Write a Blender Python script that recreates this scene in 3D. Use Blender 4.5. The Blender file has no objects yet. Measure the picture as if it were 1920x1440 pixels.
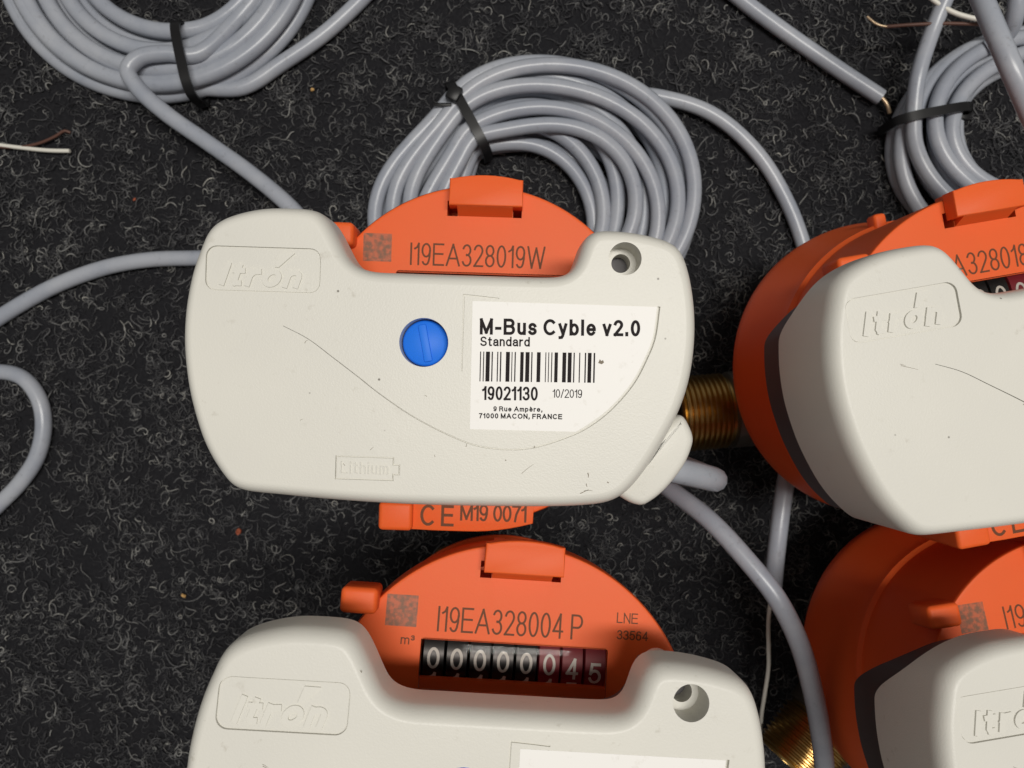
import bpy, bmesh, math, random
import numpy as np
from mathutils import Vector, Matrix, Euler

# ------------------------------------------------------------------ camera, light, exposure
scene = bpy.context.scene
MM = 0.001
CAM_H = 290.0                                   # mm above the carpet
R = math.radians

cam_d = bpy.data.cameras.new("camera")
cam = bpy.data.objects.new("camera", cam_d)
scene.collection.objects.link(cam)
cam.location = (0, 0, CAM_H * MM)
cam.rotation_euler = (0, 0, 0)
cam_d.sensor_width = 36.0
cam_d.lens = 27.0
cam_d.clip_start = 0.005
cam_d.clip_end = 20.0
cam_d.dof.use_dof = True
cam_d.dof.focus_distance = 0.150
cam_d.dof.aperture_fstop = 40.0
scene.camera = cam

world = bpy.data.worlds.new("World")
scene.world = world
world.use_nodes = True
bg = world.node_tree.nodes["Background"]
bg.inputs[0].default_value = (1.0, 0.965, 0.91, 1)
bg.inputs[1].default_value = 0.20

lamp_d = bpy.data.lights.new("ceiling_tube_light", 'AREA')
lamp_d.shape = 'RECTANGLE'
lamp_d.size = 0.80
lamp_d.size_y = 0.16
lamp_d.energy = 18.5
lamp_d.color = (1.0, 0.965, 0.905)
lamp = bpy.data.objects.new("ceiling_tube_light", lamp_d)
scene.collection.objects.link(lamp)
lamp.location = (0.24, 0.11, 1.62)
lamp.rotation_euler = (0, R(6), 0)

vs = scene.view_settings
vs.view_transform = 'Standard'
vs.look = 'None'
vs.exposure = 0.0
vs.gamma = 1.0
vs.use_curve_mapping = False
scene.render.engine = 'CYCLES'

random.seed(7)
rng = np.random.default_rng(11)
COL = scene.collection


def W(u, v, z):
    """Point in mm at height z above the carpet, from a measurement in the 1920 x 1440 photograph."""
    return Vector(((u - 960) / 1440 * (CAM_H - z), (720 - v) / 1440 * (CAM_H - z), z))


# ------------------------------------------------------------------ materials
def new_mat(name):
    m = bpy.data.materials.new(name)
    m.use_nodes = True
    nt = m.node_tree
    return m, nt, nt.nodes["Principled BSDF"]


def node(nt, t, **kw):
    n = nt.nodes.new(t)
    for k, v in kw.items():
        if k in n.inputs.keys():
            n.inputs[k].default_value = v
        else:
            setattr(n, k, v)
    return n


def ramp(nt, src, stops):
    r = nt.nodes.new('ShaderNodeValToRGB')
    el = r.color_ramp.elements
    while len(el) < len(stops):
        el.new(0.5)
    for e, (p, c) in zip(el, stops):
        e.position = p
        e.color = (*c, 1) if len(c) == 3 else c
    nt.links.new(src, r.inputs[0])
    return r


def mixc(nt, fac, a, b):
    m = nt.nodes.new('ShaderNodeMix')
    m.data_type = 'RGBA'
    for sock, val in ((m.inputs[0], fac), (m.inputs[6], a), (m.inputs[7], b)):
        if isinstance(val, bpy.types.NodeSocket):
            nt.links.new(val, sock)
        elif isinstance(val, (int, float)):
            sock.default_value = val
        else:
            sock.default_value = (*val, 1)
    return m.outputs[2]


def coords(nt):
    """object coordinates shifted by a random amount for each object"""
    tc = nt.nodes.new('ShaderNodeTexCoord')
    oi = nt.nodes.new('ShaderNodeObjectInfo')
    ad = nt.nodes.new('ShaderNodeVectorMath')
    ad.operation = 'ADD'
    mu = nt.nodes.new('ShaderNodeMath')
    mu.operation = 'MULTIPLY'
    mu.inputs[1].default_value = 3.7
    nt.links.new(oi.outputs['Random'], mu.inputs[0])
    nt.links.new(tc.outputs['Object'], ad.inputs[0])
    nt.links.new(mu.outputs[0], ad.inputs[1])
    return ad.outputs[0]


def bump(nt, b, height, strength, dist, prev=None):
    n = node(nt, 'ShaderNodeBump')
    n.inputs['Strength'].default_value = strength
    n.inputs['Distance'].default_value = dist
    nt.links.new(height, n.inputs['Height'])
    if prev:
        nt.links.new(prev, n.inputs['Normal'])
    nt.links.new(n.outputs[0], b.inputs['Normal'])
    return n.outputs[0]


def noise(nt, vec, scale, detail=2.0, rough=0.5):
    n = node(nt, 'ShaderNodeTexNoise')
    n.inputs['Scale'].default_value = scale
    n.inputs['Detail'].default_value = detail
    n.inputs['Roughness'].default_value = rough
    nt.links.new(vec, n.inputs['Vector'])
    return n.outputs[0]


def make_cream():
    m, nt, b = new_mat("cream_plastic")
    v = coords(nt)
    base = mixc(nt, ramp(nt, noise(nt, v, 28, 3), [(0.35, (0, 0, 0)), (0.7, (1, 1, 1))]).outputs[0],
                (0.72, 0.705, 0.645), (0.685, 0.672, 0.62))
    # grey smudges and small dark specks of dirt
    sm = ramp(nt, noise(nt, v, 330, 4, 0.65), [(0.62, (0, 0, 0)), (0.78, (0.6, 0.6, 0.6))]).outputs[0]
    zone = ramp(nt, noise(nt, v, 45, 2), [(0.45, (0, 0, 0)), (0.65, (1, 1, 1))]).outputs[0]
    mm = nt.nodes.new('ShaderNodeMath'); mm.operation = 'MULTIPLY'
    nt.links.new(sm, mm.inputs[0]); nt.links.new(zone, mm.inputs[1])
    c2 = mixc(nt, mm.outputs[0], base, (0.36, 0.32, 0.25))
    vo = node(nt, 'ShaderNodeTexVoronoi'); vo.inputs['Scale'].default_value = 150
    nt.links.new(v, vo.inputs['Vector'])
    sp = ramp(nt, vo.outputs['Distance'], [(0.02, (1, 1, 1)), (0.045, (0, 0, 0))]).outputs[0]
    gate = ramp(nt, noise(nt, v, 90, 1), [(0.50, (0, 0, 0)), (0.56, (0.8, 0.8, 0.8))]).outputs[0]
    m2 = nt.nodes.new('ShaderNodeMath'); m2.operation = 'MULTIPLY'
    nt.links.new(sp, m2.inputs[0]); nt.links.new(gate, m2.inputs[1])
    c3 = mixc(nt, m2.outputs[0], c2, (0.06, 0.045, 0.03))
    nt.links.new(c3, b.inputs['Base Color'])
    b.inputs['Roughness'].default_value = 0.36
    b.inputs['Specular IOR Level'].default_value = 0.24
    p = bump(nt, b, noise(nt, v, 3000, 2, 0.6), 0.20, 0.0002)
    bump(nt, b, noise(nt, v, 700, 2, 0.5), 0.025, 0.0004, p)
    return m


def make_orange():
    m, nt, b = new_mat("orange_plastic")
    v = coords(nt)
    c = mixc(nt, noise(nt, v, 60, 3), (0.86, 0.132, 0.026), (0.79, 0.120, 0.025))
    nt.links.new(c, b.inputs['Base Color'])
    b.inputs['Roughness'].default_value = 0.48
    b.inputs['Specular IOR Level'].default_value = 0.25
    b.inputs['Subsurface Weight'].default_value = 0.12
    b.inputs['Subsurface Radius'].default_value = (0.002, 0.0005, 0.0002)
    b.inputs['Subsurface Scale'].default_value = 1.0
    bump(nt, b, noise(nt, v, 2200, 2, 0.6), 0.10, 0.0002)
    return m


def plain(name, col, rough=0.5, metal=0.0, spec=0.5, grain=0.0, gscale=1500):
    m, nt, b = new_mat(name)
    v = coords(nt)
    n = noise(nt, v, 80, 3)
    nt.links.new(mixc(nt, n, tuple(c * 0.93 for c in col), tuple(min(1, c * 1.07) for c in col)), b.inputs['Base Color'])
    b.inputs['Roughness'].default_value = rough
    b.inputs['Metallic'].default_value = metal
    b.inputs['Specular IOR Level'].default_value = spec
    if grain:
        bump(nt, b, noise(nt, v, gscale, 2), grain, 0.0002)
    return m


def make_cable():
    m, nt, b = new_mat("grey_cable_jacket")
    v = coords(nt)
    c = mixc(nt, ramp(nt, noise(nt, v, 38, 5, 0.65), [(0.38, (0, 0, 0)), (0.62, (1, 1, 1))]).outputs[0],
             (0.315, 0.34, 0.395), (0.40, 0.42, 0.465))
    dirt = ramp(nt, noise(nt, v, 420, 4, 0.7), [(0.60, (0, 0, 0)), (0.78, (0.5, 0.5, 0.5))]).outputs[0]
    nt.links.new(mixc(nt, dirt, c, (0.12, 0.115, 0.11)), b.inputs['Base Color'])
    b.inputs['Roughness'].default_value = 0.30
    b.inputs['Specular IOR Level'].default_value = 0.42
    bump(nt, b, noise(nt, v, 500, 3), 0.08, 0.0003)
    return m


def make_carpet():
    m, nt, b = new_mat("carpet_felt")
    tc = nt.nodes.new('ShaderNodeTexCoord')
    v = tc.outputs['Object']
    n1 = noise(nt, v, 700, 6, 0.7)
    n2 = noise(nt, v, 90, 3)
    c = ramp(nt, n1, [(0.3, (0.008, 0.008, 0.010)), (0.6, (0.026, 0.026, 0.029)), (0.8, (0.07, 0.07, 0.07))]).outputs[0]
    nt.links.new(mixc(nt, n2, c, (0.018, 0.018, 0.021)), b.inputs['Base Color'])
    b.inputs['Roughness'].default_value = 0.95
    b.inputs['Specular IOR Level'].default_value = 0.1
    bump(nt, b, n1, 0.9, 0.001)
    return m


def make_fibre():
    m, nt, b = new_mat("carpet_fibre")
    g = nt.nodes.new('ShaderNodeNewGeometry')
    r = ramp(nt, g.outputs['Random Per Island'],
             [(0.0, (0.032, 0.032, 0.037)), (0.48, (0.070, 0.070, 0.076)), (0.78, (0.15, 0.15, 0.156)),
              (0.92, (0.25, 0.25, 0.248)), (0.98, (0.35, 0.348, 0.335)), (1.0, (0.46, 0.45, 0.42))])
    tc = nt.nodes.new('ShaderNodeTexCoord')
    tuft = ramp(nt, noise(nt, tc.outputs['Object'], 75, 4, 0.65), [(0.34, (0.5, 0.5, 0.52)), (0.62, (1.0, 1.0, 0.98))]).outputs[0]
    mu = nt.nodes.new('ShaderNodeMix'); mu.data_type = 'RGBA'; mu.blend_type = 'MULTIPLY'; mu.inputs[0].default_value = 1.0
    nt.links.new(r.outputs[0], mu.inputs[6]); nt.links.new(tuft, mu.inputs[7])
    nt.links.new(mu.outputs[2], b.inputs['Base Color'])
    b.inputs['Roughness'].default_value = 0.6
    b.inputs['Specular IOR Level'].default_value = 0.35
    return m


def make_glass():
    m, nt, b = new_mat("clear_window")
    nt.nodes.remove(b)
    tr = nt.nodes.new('ShaderNodeBsdfTransparent')
    tr.inputs[0].default_value = (0.93, 0.91, 0.90, 1)
    gl = nt.nodes.new('ShaderNodeBsdfGlossy')
    gl.inputs['Roughness'].default_value = 0.06
    fr = nt.nodes.new('ShaderNodeFresnel')
    fr.inputs['IOR'].default_value = 1.14
    mx = nt.nodes.new('ShaderNodeMixShader')
    nt.links.new(fr.outputs[0], mx.inputs[0])
    nt.links.new(tr.outputs[0], mx.inputs[1])
    nt.links.new(gl.outputs[0], mx.inputs[2])
    nt.links.new(mx.outputs[0], nt.nodes["Material Output"].inputs[0])
    return m


def make_patch():
    m, nt, b = new_mat("laser_smudge")
    v = coords(nt)
    n = ramp(nt, noise(nt, v, 900, 2, 0.5), [(0.40, (0.20, 0.075, 0.03)), (0.62, (0.48, 0.10, 0.03))]).outputs[0]
    nt.links.new(n, b.inputs['Base Color'])
    b.inputs['Roughness'].default_value = 0.5
    return m


def make_label():
    m, nt, b = new_mat("white_label_paper")
    v = coords(nt)
    n = ramp(nt, noise(nt, v, 420, 4, 0.7), [(0.60, (0, 0, 0)), (0.78, (0.45, 0.45, 0.45))]).outputs[0]
    nt.links.new(mixc(nt, n, (0.86, 0.845, 0.82), (0.55, 0.51, 0.43)), b.inputs['Base Color'])
    b.inputs['Roughness'].default_value = 0.5
    return m


M = dict(cream=make_cream(), orange=make_orange(), cable=make_cable(), carpet=make_carpet(), fibre=make_fibre(),
         glass=make_glass(), patch=make_patch(), label=make_label(),
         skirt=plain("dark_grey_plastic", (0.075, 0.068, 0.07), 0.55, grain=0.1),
         blue=plain("blue_plastic", (0.016, 0.185, 0.80), 0.5, spec=0.3),
         brass=plain("brass", (0.55, 0.36, 0.13), 0.30, 1.0),
         collar=plain("dull_steel", (0.20, 0.19, 0.17), 0.42, 0.8),
         tie=plain("black_nylon", (0.010, 0.010, 0.011), 0.36, spec=0.25),
         dirt=plain("dark_dirt", (0.24, 0.205, 0.16), 0.8, spec=0.1),
         ink=plain("black_ink", (0.016, 0.012, 0.013), 0.6, spec=0.1),
         laser=plain("laser_marking", (0.15, 0.055, 0.025), 0.6, spec=0.2),
         black=plain("counter_black", (0.010, 0.011, 0.012), 0.35),
         red=plain("counter_red", (0.20, 0.012, 0.022), 0.5),
         digit=plain("digit_white", (0.62, 0.62, 0.58), 0.5),
         white_wire=plain("white_wire", (0.75, 0.73, 0.66), 0.4),
         brown_wire=plain("brown_wire", (0.10, 0.042, 0.028), 0.5),
         copper=plain("bare_copper", (0.62, 0.46, 0.30), 0.35, 0.6),
         crumb=plain("tan_crumb", (0.55, 0.33, 0.12), 0.7),
         rust=plain("rusty_crumb", (0.30, 0.07, 0.03), 0.7))


# ------------------------------------------------------------------ mesh helpers (all in mm)
def link(name, me, mat=None, parent=None, sharp=35):
    o = bpy.data.objects.new(name, me)
    COL.objects.link(o)
    if mat is not None and not me.materials:
        me.materials.append(M[mat])
    if parent is not None:
        o.parent = parent
    if sharp is not None and len(me.polygons):
        me.polygons.foreach_set('use_smooth', [True] * len(me.polygons))
        me.set_sharp_from_angle(angle=R(sharp))
    return o


def pydata(name, vs_, fs):
    me = bpy.data.meshes.new(name)
    me.from_pydata([tuple(c * MM for c in v) for v in vs_], [], fs)
    me.update()
    return me


def thing(name, label, cat, loc=(0, 0, 0), rot=(0, 0, 0), group=None):
    o = bpy.data.objects.new(name, None)
    o.empty_display_size = 0.01
    COL.objects.link(o)
    o.location = [c * MM for c in loc]
    o.rotation_euler = [R(a) for a in rot]
    o['label'] = label
    o['category'] = cat
    if group:
        o['group'] = group
    return o


def tag(o, label, cat, group=None):
    o['label'] = label
    o['category'] = cat
    if group:
        o['group'] = group
    return o


def catmull(pts, step, closed=False):
    P = [np.array(p, float) for p in pts]
    n = len(P)
    out = []
    segs = n if closed else n - 1
    for i in range(segs):
        if closed:
            p0, p1, p2, p3 = P[i - 1], P[i], P[(i + 1) % n], P[(i + 2) % n]
        else:
            p1, p2 = P[i], P[i + 1]
            p0 = P[i - 1] if i > 0 else 2 * p1 - p2
            p3 = P[i + 2] if i + 2 < n else 2 * p2 - p1
        d = np.linalg.norm(p2 - p1)
        k = max(2, int(math.ceil(d / step)))
        # centripetal knots
        t0 = 0.0
        t1 = t0 + max(1e-6, np.linalg.norm(p1 - p0)) ** 0.5
        t2 = t1 + max(1e-6, d) ** 0.5
        t3 = t2 + max(1e-6, np.linalg.norm(p3 - p2)) ** 0.5
        for j in range(k):
            t = t1 + (t2 - t1) * j / k
            a1 = (t1 - t) / (t1 - t0) * p0 + (t - t0) / (t1 - t0) * p1
            a2 = (t2 - t) / (t2 - t1) * p1 + (t - t1) / (t2 - t1) * p2
            a3 = (t3 - t) / (t3 - t2) * p2 + (t - t2) / (t3 - t2) * p3
            b1 = (t2 - t) / (t2 - t0) * a1 + (t - t0) / (t2 - t0) * a2
            b2 = (t3 - t) / (t3 - t1) * a2 + (t - t1) / (t3 - t1) * a3
            out.append((t2 - t) / (t2 - t1) * b1 + (t - t1) / (t2 - t1) * b2)
    if not closed:
        out.append(P[-1])
    return np.array(out)


def tube(name, pts, r, sides=12, step=2.0, taper_end=False):
    P = catmull(pts, step)
    n = len(P)
    T = np.gradient(P, axis=0)
    T /= np.linalg.norm(T, axis=1)[:, None] + 1e-12
    up = np.array([0, 0, 1.0]) if abs(T[0][2]) < 0.9 else np.array([1.0, 0, 0])
    N = np.cross(T[0], up)
    N /= np.linalg.norm(N)
    vs_, fs = [], []
    for i in range(n):
        N = N - T[i] * N.dot(T[i])
        N /= np.linalg.norm(N)
        B = np.cross(T[i], N)
        for k in range(sides):
            a = 2 * math.pi * k / sides
            vs_.append(P[i] + r * (math.cos(a) * N + math.sin(a) * B))
    for i in range(n - 1):
        for k in range(sides):
            a, b = i * sides + k, i * sides + (k + 1) % sides
            fs.append((a, b, b + sides, a + sides))
    fs.append(tuple(range(sides - 1, -1, -1)))
    fs.append(tuple((n - 1) * sides + k for k in range(sides)))
    return pydata(name, vs_, fs)


def lathe(name, prof, c=(0, 0), n=72, axis='z'):
    """prof: (radius, position along axis); closed at ends where the radius is 0"""
    vs_, fs, rings = [], [], []
    for (r, h) in prof:
        if r < 1e-6:
            rings.append([len(vs_)])
            vs_.append((c[0], c[1], h) if axis == 'z' else (h, c[0], c[1]))
        else:
            ring = []
            for k in range(n):
                a = 2 * math.pi * k / n
                p = (r * math.cos(a), r * math.sin(a))
                ring.append(len(vs_))
                vs_.append((c[0] + p[0], c[1] + p[1], h) if axis == 'z' else (h, c[0] + p[0], c[1] + p[1]))
            rings.append(ring)
    for a, b in zip(rings[:-1], rings[1:]):
        if len(a) == 1 and len(b) == 1:
            continue
        for k in range(n):
            k2 = (k + 1) % n
            if len(a) == 1:
                fs.append((a[0], b[k2], b[k]))
            elif len(b) == 1:
                fs.append((a[k], a[k2], b[0]))
            else:
                fs.append((a[k], a[k2], b[k2], b[k]))
    if len(rings[0]) > 1:
        fs.append(tuple(reversed(rings[0])))
    if len(rings[-1]) > 1:
        fs.append(tuple(rings[-1]))
    me = pydata(name, vs_, fs)
    fix_normals(me)
    return me


def fix_normals(me):
    bm = bmesh.new()
    bm.from_mesh(me)
    bmesh.ops.recalc_face_normals(bm, faces=bm.faces)
    bm.to_mesh(me)
    bm.free()


def offset_poly(P, d):
    """move a closed counter-clockwise outline inwards by d"""
    P = np.asarray(P, float)
    T = np.roll(P, -1, 0) - np.roll(P, 1, 0)
    T /= np.linalg.norm(T, axis=1)[:, None] + 1e-12
    Nn = np.c_[-T[:, 1], T[:, 0]]
    return P + Nn * d


def area2(P):
    P = np.asarray(P)
    x, y = P[:, 0], P[:, 1]
    return float(np.sum(x * np.roll(y, -1) - np.roll(x, -1) * y))


def prism(name, poly, z0, z1, bev=0.0, bevz=None, steps=4):
    """solid from a plan outline, z0 bottom, z1 top, rounded top edge"""
    P = np.asarray(poly, float)
    if area2(P) < 0:
        P = P[::-1]
    n = len(P)
    bevz = bevz or bev
    layers = [(P, z0)]
    if bev > 0:
        for k in range(steps + 1):
            a = math.pi / 2 * k / steps
            layers.append((offset_poly(P, bev * (1 - math.cos(a))), z1 - bevz + bevz * math.sin(a)))
    else:
        layers.append((P, z1))
    vs_, fs = [], []
    for Q, z in layers:
        vs_ += [(q[0], q[1], z) for q in Q]
    for i in range(len(layers) - 1):
        for k in range(n):
            k2 = (k + 1) % n
            fs.append((i * n + k, i * n + k2, (i + 1) * n + k2, (i + 1) * n + k))
    fs.append(tuple(range(n - 1, -1, -1)))
    fs.append(tuple((len(layers) - 1) * n + k for k in range(n)))
    return pydata(name, vs_, fs)


def rrect(x0, x1, y0, y1, r, k=6):
    pts = []
    for cx, cy, a0 in ((x1 - r, y1 - r, 0), (x0 + r, y1 - r, 90), (x0 + r, y0 + r, 180), (x1 - r, y0 + r, 270)):
        for i in range(k + 1):
            a = R(a0 + 90 * i / k)
            pts.append((cx + r * math.cos(a), cy + r * math.sin(a)))
    return pts


def rbox(name, lo, hi, bev, seg=3):
    bm = bmesh.new()
    bmesh.ops.create_cube(bm, size=1)
    for v in bm.verts:
        v.co = Vector([(lo[i] + (v.co[i] + 0.5) * (hi[i] - lo[i])) * MM for i in range(3)])
    if bev:
        bmesh.ops.bevel(bm, geom=list(bm.edges), offset=bev * MM, segments=seg, affect='EDGES', profile=0.5)
    me = bpy.data.meshes.new(name)
    bm.to_mesh(me)
    bm.free()
    return me


def merge(name, meshes):
    bm = bmesh.new()
    for me in meshes:
        bm.from_mesh(me)
    out = bpy.data.meshes.new(name)
    bm.to_mesh(out)
    bm.free()
    return out


def cut(me, cutters):
    """boolean difference, returns a new mesh"""
    base = bpy.data.objects.new("base", me)
    COL.objects.link(base)
    tmp = []
    for c in cutters:
        o = bpy.data.objects.new("cutter", c)
        COL.objects.link(o)
        tmp.append(o)
        md = base.modifiers.new("b", 'BOOLEAN')
        md.operation = 'DIFFERENCE'
        md.solver = 'EXACT'
        md.object = o
    dg = bpy.context.evaluated_depsgraph_get()
    dg.update()
    out = bpy.data.meshes.new_from_object(base.evaluated_get(dg))
    for o in tmp + [base]:
        bpy.data.objects.remove(o)
    return out


def ribbon(pts, w0, w1, step=1.2):
    """closed outline of a tapering strip along a path"""
    P = catmull([(p[0], p[1]) for p in pts], step)
    T = np.gradient(P, axis=0)
    T /= np.linalg.norm(T, axis=1)[:, None]
    Nn = np.c_[-T[:, 1], T[:, 0]]
    w = np.linspace(w0, w1, len(P))[:, None] / 2
    return np.vstack([P + Nn * w, (P - Nn * w)[::-1]])


# ------------------------------------------------------------------ plain sans lettering drawn as strokes (cap height 1)
def arc(cx, cy, rx, ry, a0, a1, n=14):
    return [(cx + rx * math.cos(R(a0 + (a1 - a0) * i / n)), cy + ry * math.sin(R(a0 + (a1 - a0) * i / n))) for i in range(n + 1)]


def _glyphs():
    G = {}
    def g(ch, w, *st): G[ch] = (w, list(st))
    x = 0.70
    g('A', .80, [(0, 0), (.4, 1), (.8, 0)], [(.13, .33), (.67, .33)])
    g('B', .66, [(0, 0), (0, 1), (.38, 1)] + arc(.38, .765, .24, .235, 90, -90) + [(0, .53)], [(.38, .53)] + arc(.40, .265, .26, .265, 90, -90) + [(0, 0)])
    g('C', .76, arc(.40, .5, .40, .5, 48, 312, 22))
    g('E', .60, [(.60, 1), (0, 1), (0, 0), (.62, 0)], [(0, .53), (.56, .53)])
    g('F', .56, [(.58, 1), (0, 1), (0, 0)], [(0, .52), (.50, .52)])
    g('I', .0, [(0, 0), (0, 1)])
    g('L', .54, [(0, 1), (0, 0), (.54, 0)])
    g('M', .78, [(0, 0), (0, 1), (.39, .06), (.78, 1), (.78, 0)])
    g('N', .64, [(0, 0), (0, 1), (.64, 0), (.64, 1)])
    g('O', .80, arc(.40, .5, .40, .5, 90, 450, 28))
    g('P', .60, [(0, 0), (0, 1), (.34, 1)] + arc(.34, .735, .27, .265, 90, -90) + [(0, .47)])
    g('R', .66, [(0, 0), (0, 1), (.36, 1)] + arc(.36, .755, .26, .245, 90, -90) + [(0, .51)], [(.36, .51), (.52, .42), (.60, .2), (.66, 0)])
    g('S', .62, arc(.31, .745, .28, .255, 25, 270, 14) + arc(.31, .245, .31, .245, 90, -160, 16))
    g('W', 1.05, [(0, 1), (.25, 0), (.525, .95), (.80, 0), (1.05, 1)])
    g('0', .50, arc(.25, .5, .25, .5, 90, 450, 26))
    g('1', .24, [(0, .76), (.14, .83), (.24, 1), (.24, 0)])
    g('2', .50, arc(.25, .74, .25, .26, 165, -25, 12) + [(.40, .50), (.0, 0), (.52, 0)])
    g('3', .50, arc(.24, .755, .23, .245, 160, -88, 14), arc(.24, .265, .26, .265, 90, -160, 14))
    g('4', .54, [(.40, 0), (.40, 1), (0, .27), (.54, .27)])
    g('5', .50, [(.47, 1), (.08, 1), (.02, .50)] + arc(.24, .33, .26, .33, 140, -160, 16))
    g('6', .50, arc(.25, .31, .25, .31, 90, 450, 20), [(.02, .36), (.02, .58), (.08, .84)] + arc(.27, .80, .20, .20, 130, 25, 8))
    g('7', .48, [(0, 1), (.50, 1), (.24, .45), (.16, 0)])
    g('8', .50, arc(.25, .755, .225, .245, 90, 450, 20), arc(.25, .26, .25, .26, 90, 450, 20))
    g('9', .50, arc(.25, .69, .25, .31, -90, 270, 20), [(.48, .64), (.48, .42), (.42, .16)] + arc(.23, .20, .20, .20, -50, -155, 8))
    g('a', .48, arc(.25, .50, .22, .20, 165, 20, 8) + [(.46, .45), (.46, .10), (.50, 0)], [(.46, .42), (.25, .38)] + arc(.20, .19, .20, .19, 90, 290, 10) + [(.40, .08), (.46, .18)])
    g('b', .50, [(0, 1), (0, 0)], arc(.25, x / 2, .25, x / 2, 90, 450, 20))
    g('d', .50, [(.50, 1), (.50, 0)], arc(.25, x / 2, .25, x / 2, 90, 450, 20))
    g('e', .52, [(.02, .36), (.51, .36)] + arc(.26, x / 2, .255, x / 2, 5, 318, 20))
    G['è'] = (.52, G['e'][1] + [[(.14, .98), (.30, .82)]])
    g('h', .44, [(0, 1), (0, 0)], [(0, .44)] + arc(.22, .46, .22, .24, 165, 0, 9) + [(.44, 0)])
    g('i', .0, [(0, 0), (0, x)], [(0, .90), (0, 1.0)])
    g('l', .0, [(0, 0), (0, 1)])
    g('m', .74, [(0, 0), (0, x)], [(0, .46)] + arc(.185, .50, .185, .20, 165, 0, 8) + [(.37, 0)], [(.37, .46)] + arc(.555, .50, .185, .20, 165, 0, 8) + [(.74, 0)])
    g('n', .44, [(0, 0), (0, x)], [(0, .44)] + arc(.22, .46, .22, .24, 165, 0, 9) + [(.44, 0)])
    g('o', .52, arc(.26, x / 2, .26, x / 2, 90, 450, 24))
    g('p', .50, [(0, x), (0, -.28)], arc(.25, x / 2, .25, x / 2, 90, 450, 20))
    g('r', .28, [(0, 0), (0, x)], [(0, .42), (.06, .58), (.16, .67), (.29, .68)])
    g('s', .44, arc(.22, .52, .20, .18, 20, 265, 12) + arc(.22, .175, .22, .175, 88, -160, 12))
    g('t', .30, [(.12, .92), (.12, .12), (.18, .01), (.30, .01)], [(0, x), (.29, x)])
    g('u', .44, [(0, x), (0, .24)] + arc(.22, .24, .22, .24, 180, 350, 9), [(.44, x), (.44, 0)])
    g('v', .46, [(0, x), (.23, 0), (.46, x)])
    g('y', .46, [(0, x), (.24, .02)], [(.46, x), (.22, -.14), (.14, -.26), (.02, -.27)])
    g('-', .26, [(0, .37), (.26, .37)])
    g('.', .02, [(.0, .0), (.0, .10)])
    g(',', .06, [(.06, .10), (.05, -.02), (0, -.16)])
    g('/', .34, [(0, -.02), (.34, 1.02)])
    g('³', .28, [(p[0] * .55, .5 + p[1] * .5) for p in arc(.24, .755, .23, .245, 160, -88, 10)], [(p[0] * .55, .5 + p[1] * .5) for p in arc(.24, .265, .26, .265, 90, -160, 10)])
    return G


GLYPH = _glyphs()


def stroke_polys(s, box, thick, shear=0.0, rot=0.0, gap=0.20):
    """list of (left side, right side) point rows, one for each pen stroke; box = (x0, x1, baseline, cap top)"""
    x0, x1, y0, y1 = box
    H = y1 - y0 - thick
    items, pen = [], 0.0
    for ch in s:
        if ch == ' ':
            pen += 0.34
            continue
        w, sts = GLYPH[ch]
        for st in sts:
            items.append([(pen + p[0], p[1]) for p in st])
        pen += w + gap
    tot = max(p[0] for st in items for p in st)
    # letter gaps carry the pen width, so the fit is on skeletons
    sx = (x1 - x0 - thick - shear * 0) / max(tot, 1e-6) if tot > 0 else 1
    c, sn = math.cos(R(rot)), math.sin(R(rot))
    rows = []
    split = []
    for st in items:
        cur = [st[0]]
        for i in range(1, len(st)):
            cur.append(st[i])
            if i + 1 < len(st):
                a = np.array(st[i]) - np.array(st[i - 1]); b = np.array(st[i + 1]) - np.array(st[i])
                la, lb_ = np.linalg.norm(a), np.linalg.norm(b)
                if la > 1e-4 and lb_ > 1e-4 and a.dot(b) / (la * lb_) < 0.6:
                    split.append(cur)
                    cur = [st[i]]
        split.append(cur)
    for st in split:
        P = []
        for (px, py) in st:
            X, Y = thick / 2 + px * sx + shear * py * H, thick / 2 + py * H
            q = np.array([x0 + c * X - sn * Y, y0 + sn * X + c * Y])
            if not P or np.linalg.norm(q - P[-1]) > 1e-4:
                P.append(q)
        if len(P) < 2:
            continue
        P = np.array(P)
        closed = np.linalg.norm(P[0] - P[-1]) < thick * 0.2 and len(P) > 6
        if closed:
            P[-1] = P[0]
        d = np.diff(P, axis=0)
        d /= np.linalg.norm(d, axis=1)[:, None]
        if not closed:                       # square pen ends
            pass
        nrm = np.c_[-d[:, 1], d[:, 0]]
        N = np.zeros_like(P)
        for i in range(len(P)):
            a = nrm[i - 1] if i > 0 else (nrm[-1] if closed else nrm[0])
            b = nrm[i] if i < len(nrm) else (nrm[0] if closed else nrm[-1])
            m = a + b
            m /= np.linalg.norm(m) + 1e-9
            N[i] = m / max(0.55, m.dot(b))
        if not closed:
            P = P.copy()
            P[0] = P[0] - d[0] * thick * 0.5
            P[-1] = P[-1] + d[-1] * thick * 0.5
        rows.append((P + N * thick / 2, P - N * thick / 2))
    return rows


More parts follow.
